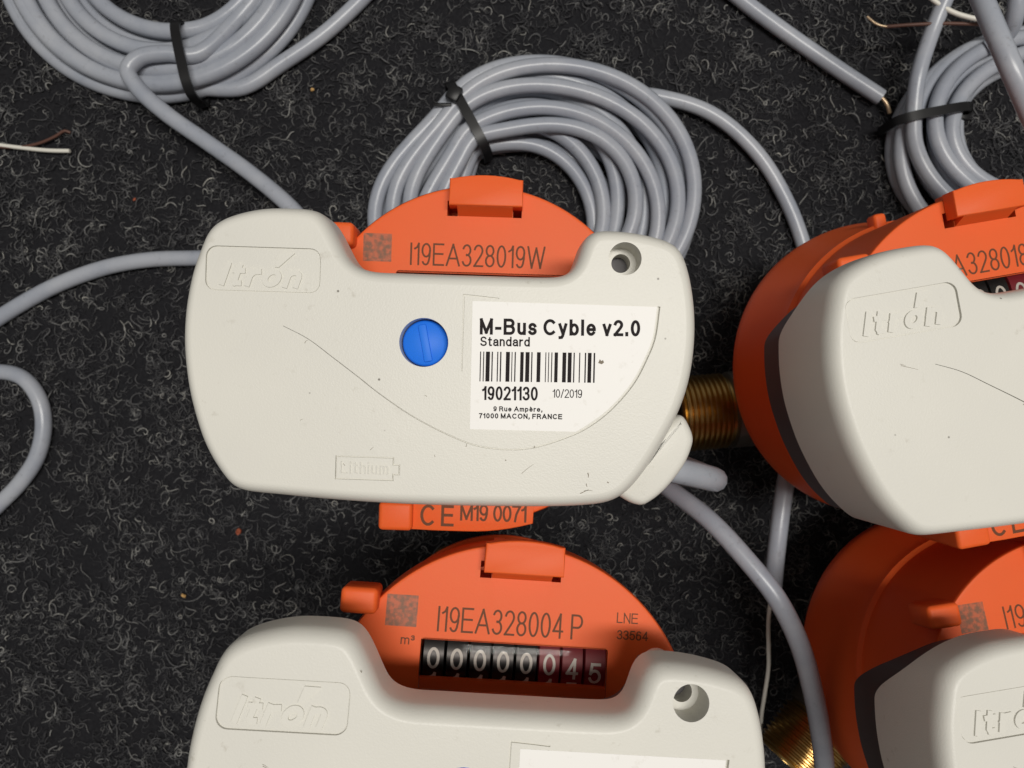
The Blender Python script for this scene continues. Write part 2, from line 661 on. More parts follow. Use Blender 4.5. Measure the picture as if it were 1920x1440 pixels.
def lettering(s, box, z, thick, shear=0.0, rot=0.0, gap=0.20, raised=0.0):
    vs_, fs = [], []
    for k, (A, B) in enumerate(stroke_polys(s, box, thick, shear, rot, gap)):
        zt = z + raised + 0.0012 * k
        n, o = len(A), len(vs_)
        vs_ += [(a[0], a[1], zt) for a in A] + [(b[0], b[1], zt) for b in B]
        for i in range(n - 1):
            fs.append((o + i, o + n + i, o + n + i + 1, o + i + 1))
        if raised:
            o2 = len(vs_)
            vs_ += [(a[0], a[1], z) for a in A] + [(b[0], b[1], z) for b in B]
            for i in range(n - 1):
                fs.append((o + i, o + i + 1, o2 + i + 1, o2 + i))
                fs.append((o + n + i + 1, o + n + i, o2 + n + i, o2 + n + i + 1))
            fs.append((o, o2, o2 + n, o + n))
            fs.append((o + n - 1, o + 2 * n - 1, o2 + 2 * n - 1, o2 + n - 1))
    return pydata('lettering', vs_, fs)


# ------------------------------------------------------------------ the carpet
carpet = link('carpet', pydata('carpet', [(-900, -800, 0), (900, -800, 0), (900, 800, 0), (-900, 800, 0)], [(0, 1, 2, 3)]), 'carpet', sharp=None)
carpet['kind'] = 'structure'


def build_fibres(n, ext, name):
    S, K = 9, 3
    x0 = rng.uniform(-ext[0], ext[0], n)
    y0 = rng.uniform(-ext[1], ext[1], n)
    m = int(n * 0.6)                               # tufts: most fibres gather in loose clumps
    nc = n // 14
    cx, cy = rng.uniform(-ext[0], ext[0], nc), rng.uniform(-ext[1], ext[1], nc)
    pick = rng.integers(0, nc, m)
    x0[:m] = cx[pick] + rng.normal(0, 1.9, m)
    y0[:m] = cy[pick] + rng.normal(0, 1.9, m)
    L = rng.gamma(4.0, 0.85, n) + 1.0
    L[rng.random(n) < 0.03] *= 2.0
    kap = rng.normal(0, 1, n)
    kap = np.sign(kap) * (0.10 + np.abs(kap) * 0.55)
    k2 = rng.normal(0, 0.18, n)
    ph = rng.uniform(0, 2 * np.pi, n)
    h = rng.gamma(2.2, 0.28, n) + 0.15
    rad = 0.06 + 0.19 * rng.random(n) ** 1.6
    z0 = rng.uniform(-0.1, 1.1, n)
    P = np.zeros((n, S, 3))
    x, y = x0.copy(), y0.copy()
    for s in range(S):
        t = s / (S - 1)
        P[:, s, 0], P[:, s, 1] = x, y
        P[:, s, 2] = z0 + h * np.sin(np.pi * min(1, t * 1.05)) - 0.1
        ds = L / (S - 1)
        x = x + np.cos(ph) * ds
        y = y + np.sin(ph) * ds
        ph = ph + (kap + k2 * (s - S / 2)) * ds
    T = np.gradient(P, axis=1)
    T /= np.linalg.norm(T, axis=2)[..., None] + 1e-9
    N = np.cross(T, np.array([0, 0, 1.0]))
    N /= np.linalg.norm(N, axis=2)[..., None] + 1e-9
    B = np.cross(T, N)
    V = np.zeros((n, S, K, 3))
    tap = np.array([0.5] + [1.0] * (S - 2) + [0.4])
    for k in range(K):
        a = 2 * np.pi * k / K + np.pi / 2
        V[:, :, k] = P + (rad[:, None] * tap[None])[..., None] * (math.cos(a) * N + math.sin(a) * B)
    V = V.reshape(-1, 3) * MM
    base = (np.arange(n) * S * K)[:, None, None]
    i = np.arange(S - 1)[None, :, None] * K
    k = np.arange(K)[None, None, :]
    a = base + i + k
    b = base + i + (k + 1) % K
    F = np.stack([a, b, b + K, a + K], -1).reshape(-1, 4)
    me = bpy.data.meshes.new(name)
    me.vertices.add(len(V))
    me.vertices.foreach_set('co', V.ravel().astype(np.float32))
    me.loops.add(F.size)
    me.loops.foreach_set('vertex_index', F.ravel().astype(np.int32))
    me.polygons.add(len(F))
    me.polygons.foreach_set('loop_start', (np.arange(len(F)) * 4).astype(np.int32))
    me.polygons.foreach_set('use_smooth', np.ones(len(F), dtype=bool))
    me.update(calc_edges=True)
    me.validate()
    return me


fib = link('carpet_fibre', build_fibres(60000, (235, 180), 'carpet_fibre'), 'fibre', sharp=None)
fib['kind'] = 'stuff'
tag(fib, 'curled grey and black felt fibres of the carpet', 'carpet fibre')

# ------------------------------------------------------------------ the clip-on module (local frame: z = 0 top face, mm)
OUT = [(-36.08, 26.58), (-40.39, 26.45), (-44.92, 25.55), (-48.57, 24.22), (-50.52, 22.94), (-51.84, 21.18), (-53.1, 17.79),
       (-54.12, 14.71), (-54.91, 10.98), (-55.51, 6.35), (-55.63, 0.36), (-55.01, -5.25), (-54.28, -9.23), (-52.91, -14.06),
       (-51.25, -18.57), (-49.25, -22.26), (-46.98, -25.33), (-45.72, -26.71), (-43.86, -27.67), (-35.62, -28.42),
       (-23.32, -29.15), (-11.04, -29.48), (1.23, -29.4), (17.14, -28.96), (23.31, -28.4), (26.34, -27.8), (28.74, -26.6),
       (30.9, -24.5), (33.77, -20.56), (36.41, -15.95), (38.71, -11.48), (40.39, -6.86), (41.4, -2.22), (41.88, 3.0), (41.8, 8.0),
       (41.1, 13.38), (40.1, 17.4), (38.8, 20.5), (36.9, 22.2), (33.46, 23.25), (28.77, 24.01), (24.2, 24.17), (22.1, 23.95),
       (20.65, 23.1), (19.81, 21.7), (19.17, 19.65), (18.5, 17.5), (17.5, 16.0), (15.9, 15.15), (13.5, 14.92), (1.53, 14.84),
       (-14.26, 14.85), (-20.09, 14.95), (-22.6, 15.6), (-24.4, 16.95), (-25.76, 19.26), (-27.05, 21.65), (-28.34, 23.8),
       (-29.4, 25.2), (-30.75, 26.1), (-32.9, 26.5)]
outline = catmull(OUT, 0.9, closed=True)
if area2(outline) < 0:
    outline = outline[::-1]
for _ in range(3):
    outline = (np.roll(outline, 1, 0) + 2 * outline + np.roll(outline, -1, 0)) / 4


def lobe_factor(P):
    def sm(v, a, b):
        t_ = np.clip((v - a) / (b - a), 0, 1)
        return t_ * t_ * (3 - 2 * t_)
    return np.where(P[:, 0] < -38, sm(P[:, 1], 13, 25), sm(P[:, 1], 3, 13))


def shell_mesh():
    P = outline
    n = len(P)
    f = lobe_factor(P)
    depth = 25.0 - 14.0 * f                   # the two lobes over the register are thinner
    layers = [(offset_poly(P, 0.9), -depth), (offset_poly(P, -0.25), -depth + 0.6), (offset_poly(P, -0.1), -depth * 0.5)]
    hx, hz, st = 2.5, 4.4, 10
    for k in range(st + 1):
        a = math.pi / 2 * k / st
        Q = offset_poly(P, hx * (1 - math.cos(a)))
        for _ in range(k // 2):
            Q = (np.roll(Q, 1, 0) + 2 * Q + np.roll(Q, -1, 0)) / 4
        layers.append((Q, -hz + hz * math.sin(a)))
    vs_, fs = [], []
    for Q, z in layers:
        zz = np.broadcast_to(z, (n,))
        vs_ += [(q[0], q[1], w_) for q, w_ in zip(Q, zz)]
    for i in range(len(layers) - 1):
        for k in range(n):
            k2 = (k + 1) % n
            fs.append((i * n + k, i * n + k2, (i + 1) * n + k2, (i + 1) * n + k))
    fs.append(tuple(range(n - 1, -1, -1)))
    fs.append(tuple((len(layers) - 1) * n + k for k in range(n)))
    me = pydata('shell', vs_, fs)
    bm = bmesh.new(); bm.from_mesh(me)
    bm.faces.ensure_lookup_table()
    bmesh.ops.triangulate(bm, faces=[bm.faces[len(fs) - 2]])
    bm.to_mesh(me); bm.free()
    return me


def circle(cx, cy, r, n=48):
    return [(cx + r * math.cos(2 * math.pi * k / n), cy + r * math.sin(2 * math.pi * k / n)) for k in range(n)]


SW = [(-36.04, 3.77), (-31.36, 1.52), (-26.76, -1.7), (-22.15, -5.0), (-17.47, -8.45), (-11.32, -12.36), (-5.17, -15.37),
      (0.04, -17.31), (3.73, -17.94), (7.67, -18.04), (11.56, -17.55), (16.61, -15.89), (21.14, -13.74), (25.54, -10.3),
      (29.87, -5.06), (32.19, -0.39), (33.6, 3.55), (34.3, 9.6)]
BAT = [(-25.3, -20.3), (-14.57, -20.3), (-14.57, -21.6), (-13.42, -21.6), (-13.42, -23.4), (-14.57, -23.4), (-14.57, -24.5), (-25.3, -24.5)]
HOLE = (27.64, 18.38)
KNOB = (-9.6, 1.5)


def loop_groove(P, w, z0, z1):
    """ring-shaped cutter along a closed outline"""
    P = np.asarray(P, float)
    if area2(P) < 0:
        P = P[::-1]
    T0 = P - np.roll(P, 1, 0); T0 /= np.linalg.norm(T0, axis=1)[:, None]
    T1 = np.roll(P, -1, 0) - P; T1 /= np.linalg.norm(T1, axis=1)[:, None]
    n0, n1 = np.c_[-T0[:, 1], T0[:, 0]], np.c_[-T1[:, 1], T1[:, 0]]
    m = n0 + n1
    m /= (1 + (n0 * n1).sum(1))[:, None]
    A, B = P - m * w / 2, P + m * w / 2
    n = len(P)
    vs_ = [(p[0], p[1], z0) for p in A] + [(p[0], p[1], z0) for p in B] + [(p[0], p[1], z1) for p in A] + [(p[0], p[1], z1) for p in B]
    fs = []
    for i in range(n):
        j = (i + 1) % n
        fs += [(i, n + i, n + j, j), (2 * n + i, 2 * n + j, 3 * n + j, 3 * n + i), (i, j, 2 * n + j, 2 * n + i), (n + i, 3 * n + i, 3 * n + j, n + j)]
    me = pydata('groove', vs_, fs)
    fix_normals(me)
    return me


cutters = [
    merge('c', [prism('c', circle(*HOLE, 3.1), -6.5, 1.0), prism('c', circle(*KNOB, 4.6), -7.5, 1.0),
                prism('c', rrect(-50.8, -29.5, 10.15, 18.3, 1.9), -0.38, 1.0),
                prism('c', ribbon(SW, 0.09, 0.50), -0.75, 1.0),
                prism('c', ribbon([(-2.28, -3.77), (-2.32, 3.0), (-2.34, 10.75)], 0.20, 0.34, 3), -0.4, 1.0)]),
    prism('c', ribbon([(-2.4, 10.62), (1.0, 10.4), (4.28, 10.16)], 0.34, 0.2, 3), -0.38, 1.0),
    loop_groove(BAT, 0.28, -0.65, 1.0),
    loop_groove(rrect(-50.85, -29.45, 10.1, 18.35, 1.95), 0.20, -0.62, 1.0),
    prism('c', circle(HOLE[0] + 0.1, HOLE[1] + 0.1, 1.85, 32), -16, -5.0),
]
shell_me = cut(shell_mesh(), cutters)
plain_shell_me = cut(shell_mesh(), [c_ for i_, c_ in enumerate(cutters) if i_ != 2])     # without the battery mark
for me_ in (shell_me, plain_shell_me):
    me_.materials.clear()
    me_.materials.append(M['cream'])

CUP = (-0.9, 0.86)


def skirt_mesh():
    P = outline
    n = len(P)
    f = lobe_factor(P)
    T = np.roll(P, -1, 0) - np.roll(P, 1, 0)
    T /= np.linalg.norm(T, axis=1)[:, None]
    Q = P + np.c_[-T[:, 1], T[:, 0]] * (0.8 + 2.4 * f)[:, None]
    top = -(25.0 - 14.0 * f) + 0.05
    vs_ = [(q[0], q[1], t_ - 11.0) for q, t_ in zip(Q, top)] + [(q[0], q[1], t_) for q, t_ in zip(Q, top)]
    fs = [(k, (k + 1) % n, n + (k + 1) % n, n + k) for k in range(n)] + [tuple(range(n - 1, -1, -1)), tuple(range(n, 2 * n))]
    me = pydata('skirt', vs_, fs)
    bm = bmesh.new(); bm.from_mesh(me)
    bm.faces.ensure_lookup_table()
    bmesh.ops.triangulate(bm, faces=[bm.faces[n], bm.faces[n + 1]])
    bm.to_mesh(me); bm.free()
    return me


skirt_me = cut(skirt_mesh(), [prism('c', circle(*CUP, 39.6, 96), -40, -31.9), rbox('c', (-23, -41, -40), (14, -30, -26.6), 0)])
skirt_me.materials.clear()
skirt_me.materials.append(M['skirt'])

gland_poly = catmull([(27.4, -25.4), (30.2, -27.9), (33.3, -28.75), (35.3, -27.75), (37.6, -25.75), (39.9, -22.95), (41.7, -20.1),
                      (42.8, -17.1), (43.05, -15.4), (42.4, -13.3), (40.6, -10.9), (37.6, -12.6), (33.0, -19.5)], 0.8, closed=True)
gland_me = prism('cable_gland', gland_poly, -23.0, -5.2, 1.6, 2.2, 5)

# moulded emblem lettering standing in its recessed panel
logo_me = lettering('Itron', (-48.3, -33.4, 11.05, 15.5), -0.39, 1.02, shear=0.30, rot=-0.6, gap=0.36, raised=0.38)
wedge_me = prism('w', [(-37.95, 14.75), (-37.25, 14.7), (-34.3, 17.45), (-36.95, 17.5)], -0.39, 0.02)
logo_me = merge('emblem', [logo_me, wedge_me])
lith_me = lettering('Lithium', (-24.4, -15.5, -23.5, -21.25), -0.05, 0.17, gap=0.34, raised=0.36)
knob_me = lathe('knob', [(4.45, -7.4), (4.45, -3.5), (4.3, -2.9), (3.95, -2.6), (0, -2.5)], KNOB, 56)
bar = rbox('bar', (-0.8, -3.6, -3.0), (0.8, 3.6, -2.15), 0.25, 2)
bm = bmesh.new(); bm.from_mesh(bar)
bmesh.ops.rotate(bm, verts=bm.verts, cent=(0, 0, 0), matrix=Matrix.Rotation(R(12), 3, 'Z'))
bmesh.ops.translate(bm, verts=bm.verts, vec=(KNOB[0] * MM, KNOB[1] * MM, 0))
bm.to_mesh(bar); bm.free()

LABEL = [(-0.7, 9.52), (33.81, 9.9), (33.45, 7.05), (32.31, 3.42), (30.34, -0.8), (27.38, -5.24), (24.39, -8.7), (20.89, -11.95), (17.86, -14.35), (-0.45, -14.48)]
edge = []
for p in reversed(SW[12:]):                      # the curved side follows the moulded line
    v_ = Vector((8.0, 4.0)) - Vector(p)
    edge.append(tuple(Vector(p) + v_.normalized() * 0.42))
lab = [LABEL[0]] + [tuple(p) for p in catmull(edge + [(19.4, -14.35)], 1.5)] + [LABEL[9]]
label_me = prism('label', lab, -0.02, 0.07)
BARS = [(200, 209), (228, 237), (252, 288), (303, 314), (352, 362), (378, 390), (430, 465), (480, 488), (507, 518), (558, 588), (604, 640),
        (655, 666), (705, 738), (780, 788), (806, 814), (833, 842), (862, 892), (932, 966), (980, 1014), (1030, 1041), (1080, 1090),
        (1130, 1142), (1157, 1190), (1208, 1222)]

boss_me = lathe('screw_boss', [(0, -26.0), (3.0, -26.0), (3.0, -8.0), (1.84, -8.0), (1.84, -25.5), (0, -25.5)], (HOLE[0] + 0.1, HOLE[1] + 0.1), 32)


def make_module(label, loc, rot, printed=False, battery=True):
    t = thing('meter_module', label, 'meter module', loc, rot, 'cream modules clipped onto the water meters')
    s = link('shell', shell_me if battery else plain_shell_me, None, t, 32)
    wn = s.modifiers.new('wn', 'WEIGHTED_NORMAL'); wn.keep_sharp = True; wn.weight = 80
    link('skirt', skirt_me, None, t)
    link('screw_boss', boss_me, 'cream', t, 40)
    link('cable_gland', gland_me, 'cream', t)
    e = link('emblem', logo_me, 'cream', t, 25)
    if battery:
        link('battery_mark', lith_me, 'cream', t, 25)
    k = link('knob', knob_me, 'blue', t, 40)
    link('grip_bar', bar, 'blue', k)
    lb = link('label', label_me, 'label', t)
    rr = random.Random(label)
    if printed:
        marks = [((20.6, -25.9), (22.2, -25.1), 0.16), ((21.3, -25.4), (22.9, -25.3), 0.12), ((21.9, -22.0), (22.0, -22.9), 0.22), ((21.7, -24.0), (21.9, -24.6), 0.16),
                 ((25.6, -23.6), (25.9, -23.8), 0.22), ((-19.0, -19.0), (-18.4, -18.4), 0.10), ((6.4, -20.0), (6.6, -20.1), 0.2), ((9.5, -22.5), (11.8, -20.6), 0.09)]
    else:
        marks = [((-42.5, 4.6), (-39.4, 3.3), 0.10), ((-42.6, 4.9), (-41.6, 4.4), 0.09), ((-28.0, 20.5), (-27.8, 20.2), 0.22)]
    for _ in range(9):
        mx, my, ma = rr.uniform(-48, 14), rr.uniform(-25, 8), rr.uniform(0, 3.1)
        ml = rr.uniform(0.15, 0.9)
        if not (-16 < mx < -3 and my > -5) and not (mx > -3.5 and my > -16):
            marks.append(((mx, my), (mx + ml * math.cos(ma), my + ml * math.sin(ma)), rr.uniform(0.07, 0.16)))
    for a, b, w_ in marks:
        mid = ((a[0] + b[0]) / 2 + rr.uniform(-.12, .12), (a[1] + b[1]) / 2 + rr.uniform(-.12, .12))
        P = ribbon([a, mid, b], w_, w_ * 0.4, 0.3)
        n = len(P) // 2
        link('scuff', pydata('scuff', [(p[0], p[1], 0.012) for p in P], [(i, 2 * n - 1 - i, 2 * n - 2 - i, i + 1) for i in range(n - 1)]), 'dirt', t, None)
    if printed:
        z = 0.085
        for s_, box, th, gp in (('M-Bus Cyble v2.0', (0.85, 30.9, 3.3, 6.35), 0.56, 0.40), ('Standard', (1.0, 10.3, 1.15, 2.95), 0.29, 0.32),
                                ('19021130', (1.65, 12.1, -8.95, -6.35), 0.40, 0.32), ('10/2019', (14.85, 20.4, -8.1, -6.5), 0.17, 0.22),
                                ('9 Rue Ampère,', (3.85, 13.05, -11.0, -10.05), 0.19, 0.40), ('71000 MACON, FRANCE', (1.19, 16.8, -12.4, -11.42), 0.20, 0.40)):
            link('printed_line', lettering(s_, box, z, th, rot=1.1, gap=gp), 'ink', lb, None)
        x0, x1 = 1.03, 22.6
        vs_, fs = [], []
        for a, b in BARS:
            xa = x0 + (x1 - x0) * (a - 200) / 1022
            xb = x0 + (x1 - x0) * (b - 200) / 1022
            i = len(vs_)
            sl = math.tan(R(1.1))
            vs_ += [(xa + 0.04, -5.5 + sl * xa, z), (xb + 0.04, -5.5 + sl * xb, z), (xb, 0.1 + sl * xb, z), (xa, 0.1 + sl * xa, z)]
            fs.append((i, i + 1, i + 2, i + 3))
        link('ink_spot', pydata('ink_spot', [(23.2, -1.35, z), (23.9, -1.55, z), (24.3, -1.2, z), (24.1, -0.75, z), (23.75, -0.95, z), (23.5, -0.6, z)], [(0, 1, 2, 3, 4, 5)]), 'dirt', lb, None)
        link('barcode', pydata('barcode', vs_, fs), 'ink', lb, None)
    return t


# ------------------------------------------------------------------ the water meter (same local frame)
cup_prof = [(0, -32.2), (37.9, -32.2), (38.5, -32.4), (38.8, -33.0), (38.8, -63.5), (39.3, -64.0), (39.9, -64.4), (40.0, -66.5), (40.4, -68.5),
            (43.4, -84.5), (44.0, -86.5), (44.0, -90.0), (43.2, -91.5), (35.5, -92.0), (0, -92.0)]
low_prof = [(0, -32.2), (37.9, -32.2), (38.5, -32.4), (38.8, -33.0), (38.8, -42.5), (38.2, -43.5), (33.0, -44.0), (33.0, -89), (35.5, -90), (35.5, -92.0), (0, -92.0)]


def housing(prof):
    me = cut(lathe('c', prof, CUP, 128),
             [merge('c', [rbox('c', (-20.2, 11.3, -34.4), (18.9, 19.1, -30), 0),
                          rbox('c', (-8.9, 32.3, -44), (-6.5, 35.8, -30), 0), rbox('c', (6.2, 32.3, -44), (8.2, 34.8, -30), 0)]),
              rbox('c', (-21, 5.6, -53), (20, 24.6, -34.2), 0)])
    me.materials.clear()
    me.materials.append(M['orange'])
    return me


cup_me, low_cup_me = housing(cup_prof), housing(low_prof)

flap_poly = [(-8.2, 33.9), (8.3, 33.9), (8.3, 39.9)] + [(x, 40.85 - 0.0155 * (x - 0.05) ** 2) for x in np.linspace(7.4, -7.3, 9)] + [(-8.2, 39.9)]
flap_me = pydata('w', [(-6.4, 34.4, -28.5), (6.1, 34.4, -28.5), (6.1, 33.86, -28.5), (-6.4, 33.86, -28.5), (-6.4, 34.4, -32.3), (6.1, 34.4, -32.3), (6.1, 32.3, -32.3), (-6.4, 32.3, -32.3)],
                 [(0, 3, 2, 1), (4, 5, 6, 7), (3, 7, 6, 2), (0, 1, 5, 4), (0, 4, 7, 3), (1, 2, 6, 5)])
fix_normals(flap_me)
flap_me = merge('latch', [prism('p', flap_poly, -32.0, -27.9, 0.4, 0.4, 3), flap_me, rbox('b', (-6.4, 38.0, -38), (-4.0, 40.3, -31.5), 0.3, 2)])
tab_me = rbox('tab', (-36.95, 24.1, -37), (-29.4, 29.4, -27.8), 1.1, 4)
low_tab_me = rbox('tab', (-21.8, -39.4, -50), (-14.2, -33.0, -27.6), 1.0, 4)
strip_poly = [(-14.6, -33.0), (-14.6, -39.3)] + [(x, -39.45 + 0.0135 * max(0, x + 2) ** 2 * 0.75) for x in np.linspace(-10, 12.9, 10)] + [(13.0, -33.0)]
strip_me = prism('strip', strip_poly, -50, -29.6, 0.3, 0.3, 3)
lug_me = rbox('lug', (-7.6, 38.0, -68), (-4.2, 43.2, -63.2), 0.9, 3)

thread_prof = [(11.2, 28.0), (13.2, 29), (13.2, 36.5), (11.6, 37.2), (11.6, 38.0)]
x = 38.4
while x < 53.5:
    thread_prof += [(12.0, x), (13.1, x + 0.55), (13.1, x + 0.8), (12.0, x + 1.35)]
    x += 1.8
thread_prof += [(12.2, 54.6), (11.6, 55.3), (9.2, 55.3), (9.2, 40.0)]
PY = 0.0


def thread_parts(side):
    def half(pr, nm):
        me = lathe(nm, [(r, side * h) for r, h in pr], (PY, -124.0), 48, 'x')
        return me
    return half(thread_prof[:4], 'c'), half(thread_prof[3:], 't')


thr = {s: thread_parts(s) for s in (-1, 1)}
wheel_me = [lathe('w', [(0, -2.28), (7.7, -2.28), (8.2, -2.1), (8.2, 2.1), (7.7, 2.28), (0, 2.28)], (15.1, -33.2 - 8.25), 64, 'x')][0]
glass_me = rbox('g', (-20.0, 9.3, -32.17), (18.8, 19.4, -30.7), 0.6, 3)


def wheel_digit(ch, off):
    """digit wrapped round the drum; off = arc offset in mm"""
    w = 1.3 if ch != '1' else 0.75
    me = lettering(ch, (-w, w, -2.2 + off, 2.2 + off), 0, 0.58)
    bm = bmesh.new(); bm.from_mesh(me)
    bmesh.ops.subdivide_edges(bm, edges=bm.edges, cuts=2, use_grid_fill=True)
    rr = 8.27 * MM
    for v in bm.verts:
        a = v.co.y / rr
        v.co.y = 15.1 * MM + rr * math.sin(a)
        v.co.z = (-33.2 - 8.25) * MM + rr * math.cos(a)
    bm.to_mesh(me); bm.free()
    return me


def make_meter(label, loc, rot, serial, serial_box, reading, cert=None, foot=146.0, strip_text=False, yaw=0.0, low=False, side=0.0):
    t = thing('water_meter', label, 'water meter', loc, rot, 'orange water meters standing on the carpet')
    cup = link('register_housing', low_cup_me if low else cup_me, None, t, 30)
    wn = cup.modifiers.new('wn', 'WEIGHTED_NORMAL'); wn.keep_sharp = True; wn.weight = 80
    link('latch', flap_me, 'orange', t)
    link('tab', tab_me, 'orange', t)
    link('tab', low_tab_me, 'orange', t)
    st = link('rim_strip', strip_me, 'orange', t)
    if not low:
        link('lug', lug_me, 'orange', t)
    for s_, box in serial_box:
        link('laser_print', lettering(s_, box, -32.185, 0.42 if box[3] - box[2] > 4 else 0.24, gap=0.24), 'laser', cup, None)
    link('laser_patch', pydata('laser_patch', [(-27.9, 21.4, -32.18), (-21.4, 21.4, -32.18), (-21.4, 27.8, -32.18), (-27.9, 27.8, -32.18)], [(0, 1, 2, 3)]), 'patch', cup, None)
    if strip_text:
        link('laser_print', lettering('C E', (-12.6, -5.0, -38.4, -33.6), -29.58, 0.65), 'laser', st, None)
        link('laser_print', lettering('M19 0071', (-3.6, 11.4, -37.0, -33.2), -29.58, 0.5), 'laser', st, None)
    body = link('brass_body', lathe('b', [(0, -91.5), (34.5, -92.1), (35.0, -94), (35.0, -99), (32.5, -103), (28, -118), (24, -130),
                                          (18, -foot + 5), (15, -foot), (0, -foot)], CUP, 72), 'brass', t)
    for s_ in (-1, 1):
        for o in (link('collar', thr[s_][0], 'collar', t, 40), link('threaded_end', thr[s_][1], 'brass', t, 40)):
            o.location = (CUP[0] * MM, (CUP[1] + side) * MM, -15 * MM if low else 0)
            o.rotation_euler = (0, 0, R(yaw))
    for i in range(8):
        cx = -17.4 + 4.87 * i
        w = link('number_wheel', wheel_me.copy(), 'black' if i < 5 else 'red', t, 30)
        w.location = (cx * MM, 0, 0)
        ch, nx, off = reading[i]
        link('digit', wheel_digit(ch, off), 'digit', w, None)
        link('digit', wheel_digit(nx, off - 5.2), 'digit', w, None)
    link('window', glass_me, 'glass', t, 40)
    return t


Z0 = CAM_H - 240.0
P1 = dict(loc=(-7, 6, 96 + Z0), rot=(0, 0, -1.8))
P2 = dict(loc=(1.4, -70, 113.6 + Z0), rot=(-6.2, 2.2, -4.2))
P3 = dict(loc=(114.9, 6.2, 95.8 + Z0), rot=(-1.0, 2.1, 9.9))
P4 = dict(loc=(135.7, -69.9, 96 + Z0), rot=(-8.5, 3.2, 7.9))
zero = [('0', '1', 0)] * 5
red = [('0', '1', 0.0), ('4', '5', -0.6), ('5', '6', -1.3)]
red3 = [('0', '1', 0.0), ('0', '1', 0.0), ('2', '3', -0.5)]
SB = (-17.1, 13.9, 20.8, 25.95)
make_meter('orange water meter marked I19EA328019W under the barcode-labelled module', P1['loc'], P1['rot'], 'x',
           [('I19EA328019W', SB)], zero + red3, strip_text=True, yaw=-9)
make_meter('orange water meter marked I19EA328004 P with its counter window uncovered', P2['loc'], P2['rot'], 'x',
           [('I19EA328004 P', (-17.1, 13.4, 20.8, 25.95)), ('LNE', (20.5, 25.0, 24.75, 26.9)), ('33564', (20.7, 27.3, 21.4, 23.3)),
            ('m³', (-24.4, -21.5, 17.8, 19.7))], zero + red, foot=162.0, strip_text=True, low=True, yaw=101, side=-27.0)
make_meter('orange water meter marked A328018 beside the brass threaded pipe end', P3['loc'], P3['rot'], 'x',
           [('I19EA328018', (-17.1, 9.3, 20.8, 25.95))], zero + red3, strip_text=True, yaw=-5, side=-10.0)
make_meter('orange water meter in shadow behind the dark bent cable', P4['loc'], P4['rot'], 'x',
           [('I19EA', (-17.1, -4.9, 20.8, 25.95))], zero + red3, foot=143.0, yaw=40)
make_module('cream plastic module with blue knob and white barcode label', P1['loc'], P1['rot'], True)
make_module('cream plastic module with blank label edge below the open counter window', P2['loc'], P2['rot'])
make_module('cream plastic module with shiny embossed emblem beside the brass threaded pipe end', P3['loc'], P3['rot'], battery=False)
make_module('cream plastic module with dark shaded sides next to the dark bent cable', P4['loc'], P4['rot'])

# ------------------------------------------------------------------ cables
CR = 2.9


def ell(u, v, ru, rv, z=6):
    c = W(u, v, z)
    k = (CAM_H - z) / 1440
    return (c.x, c.y, ru * k, rv * k)


def coil_path(inner, outer, order, n, th0, th1_extra, ccw=1, seed=0, amp=0.8, zlay=(3.4, 8.9), step=R(9), pinch=None, dent=None):
    """continuous winding; order lists the position of each turn from 0 (inside) to n-1 (outside)"""
    rr = random.Random(seed)
    turns = len(order)
    total = 2 * math.pi * (turns - 1) + th1_extra
    pts = []
    ph = [rr.uniform(0, 6.28) for _ in range(turns + 1)]
    am = [rr.uniform(0.3, 1.0) * amp * (1.0 + 0.7 * (k_ < turns // 3)) for k_ in range(turns + 1)]   # the upper turns lie looser
    sh = [(rr.uniform(-1, 1) * amp * 0.8, rr.uniform(-1, 1) * amp * 0.8) for _ in range(turns + 1)]
    k = int(total / step)
    for i in range(k + 1):
        s = total * i / k
        f = s / (2 * math.pi)
        a = min(int(f), turns - 1)
        b = min(a + 1, turns - 1)
        w = f - a
        w = w * w * (3 - 2 * w)
        tt = (order[a] * (1 - w) + order[b] * w) / (n - 1)
        zz = zlay[order[a] % len(zlay)] * (1 - w) + zlay[order[b] % len(zlay)] * w
        th = th0 + ccw * s
        e = [p + (q - p) * tt for p, q in zip(inner, outer)]
        dr = (am[a] * math.sin(2 * th + ph[a]) * (1 - w) + am[b] * math.sin(2 * th + ph[b]) * w)
        e[0] += sh[a][0] * (1 - w) + sh[b][0] * w
        e[1] += sh[a][1] * (1 - w) + sh[b][1] * w
        k_ = 1.0
        if dent:
            d_ = (th - dent[0] + math.pi) % (2 * math.pi) - math.pi
            k_ -= dent[2] * math.exp(-(d_ / dent[1]) ** 2)
        x_, y_ = e[0] + (e[2] + dr) * k_ * math.cos(th), e[1] + (e[3] + dr) * k_ * math.sin(th)
        if pinch:                                  # the strap gathers the strands
            d_ = (th - pinch[0] + math.pi) % (2 * math.pi) - math.pi
            g_ = pinch[2] * math.exp(-(d_ / pinch[1]) ** 2)
            x_, y_ = x_ + (pinch[3][0] - x_) * g_, y_ + (pinch[3][1] - y_) * g_
        pts.append((x_, y_, zz + 0.35 * math.sin(3 * th + ph[a])))
    return pts


def xy0(u, v, z=8):
    p = W(u, v, z)
    return (p.x, p.y)


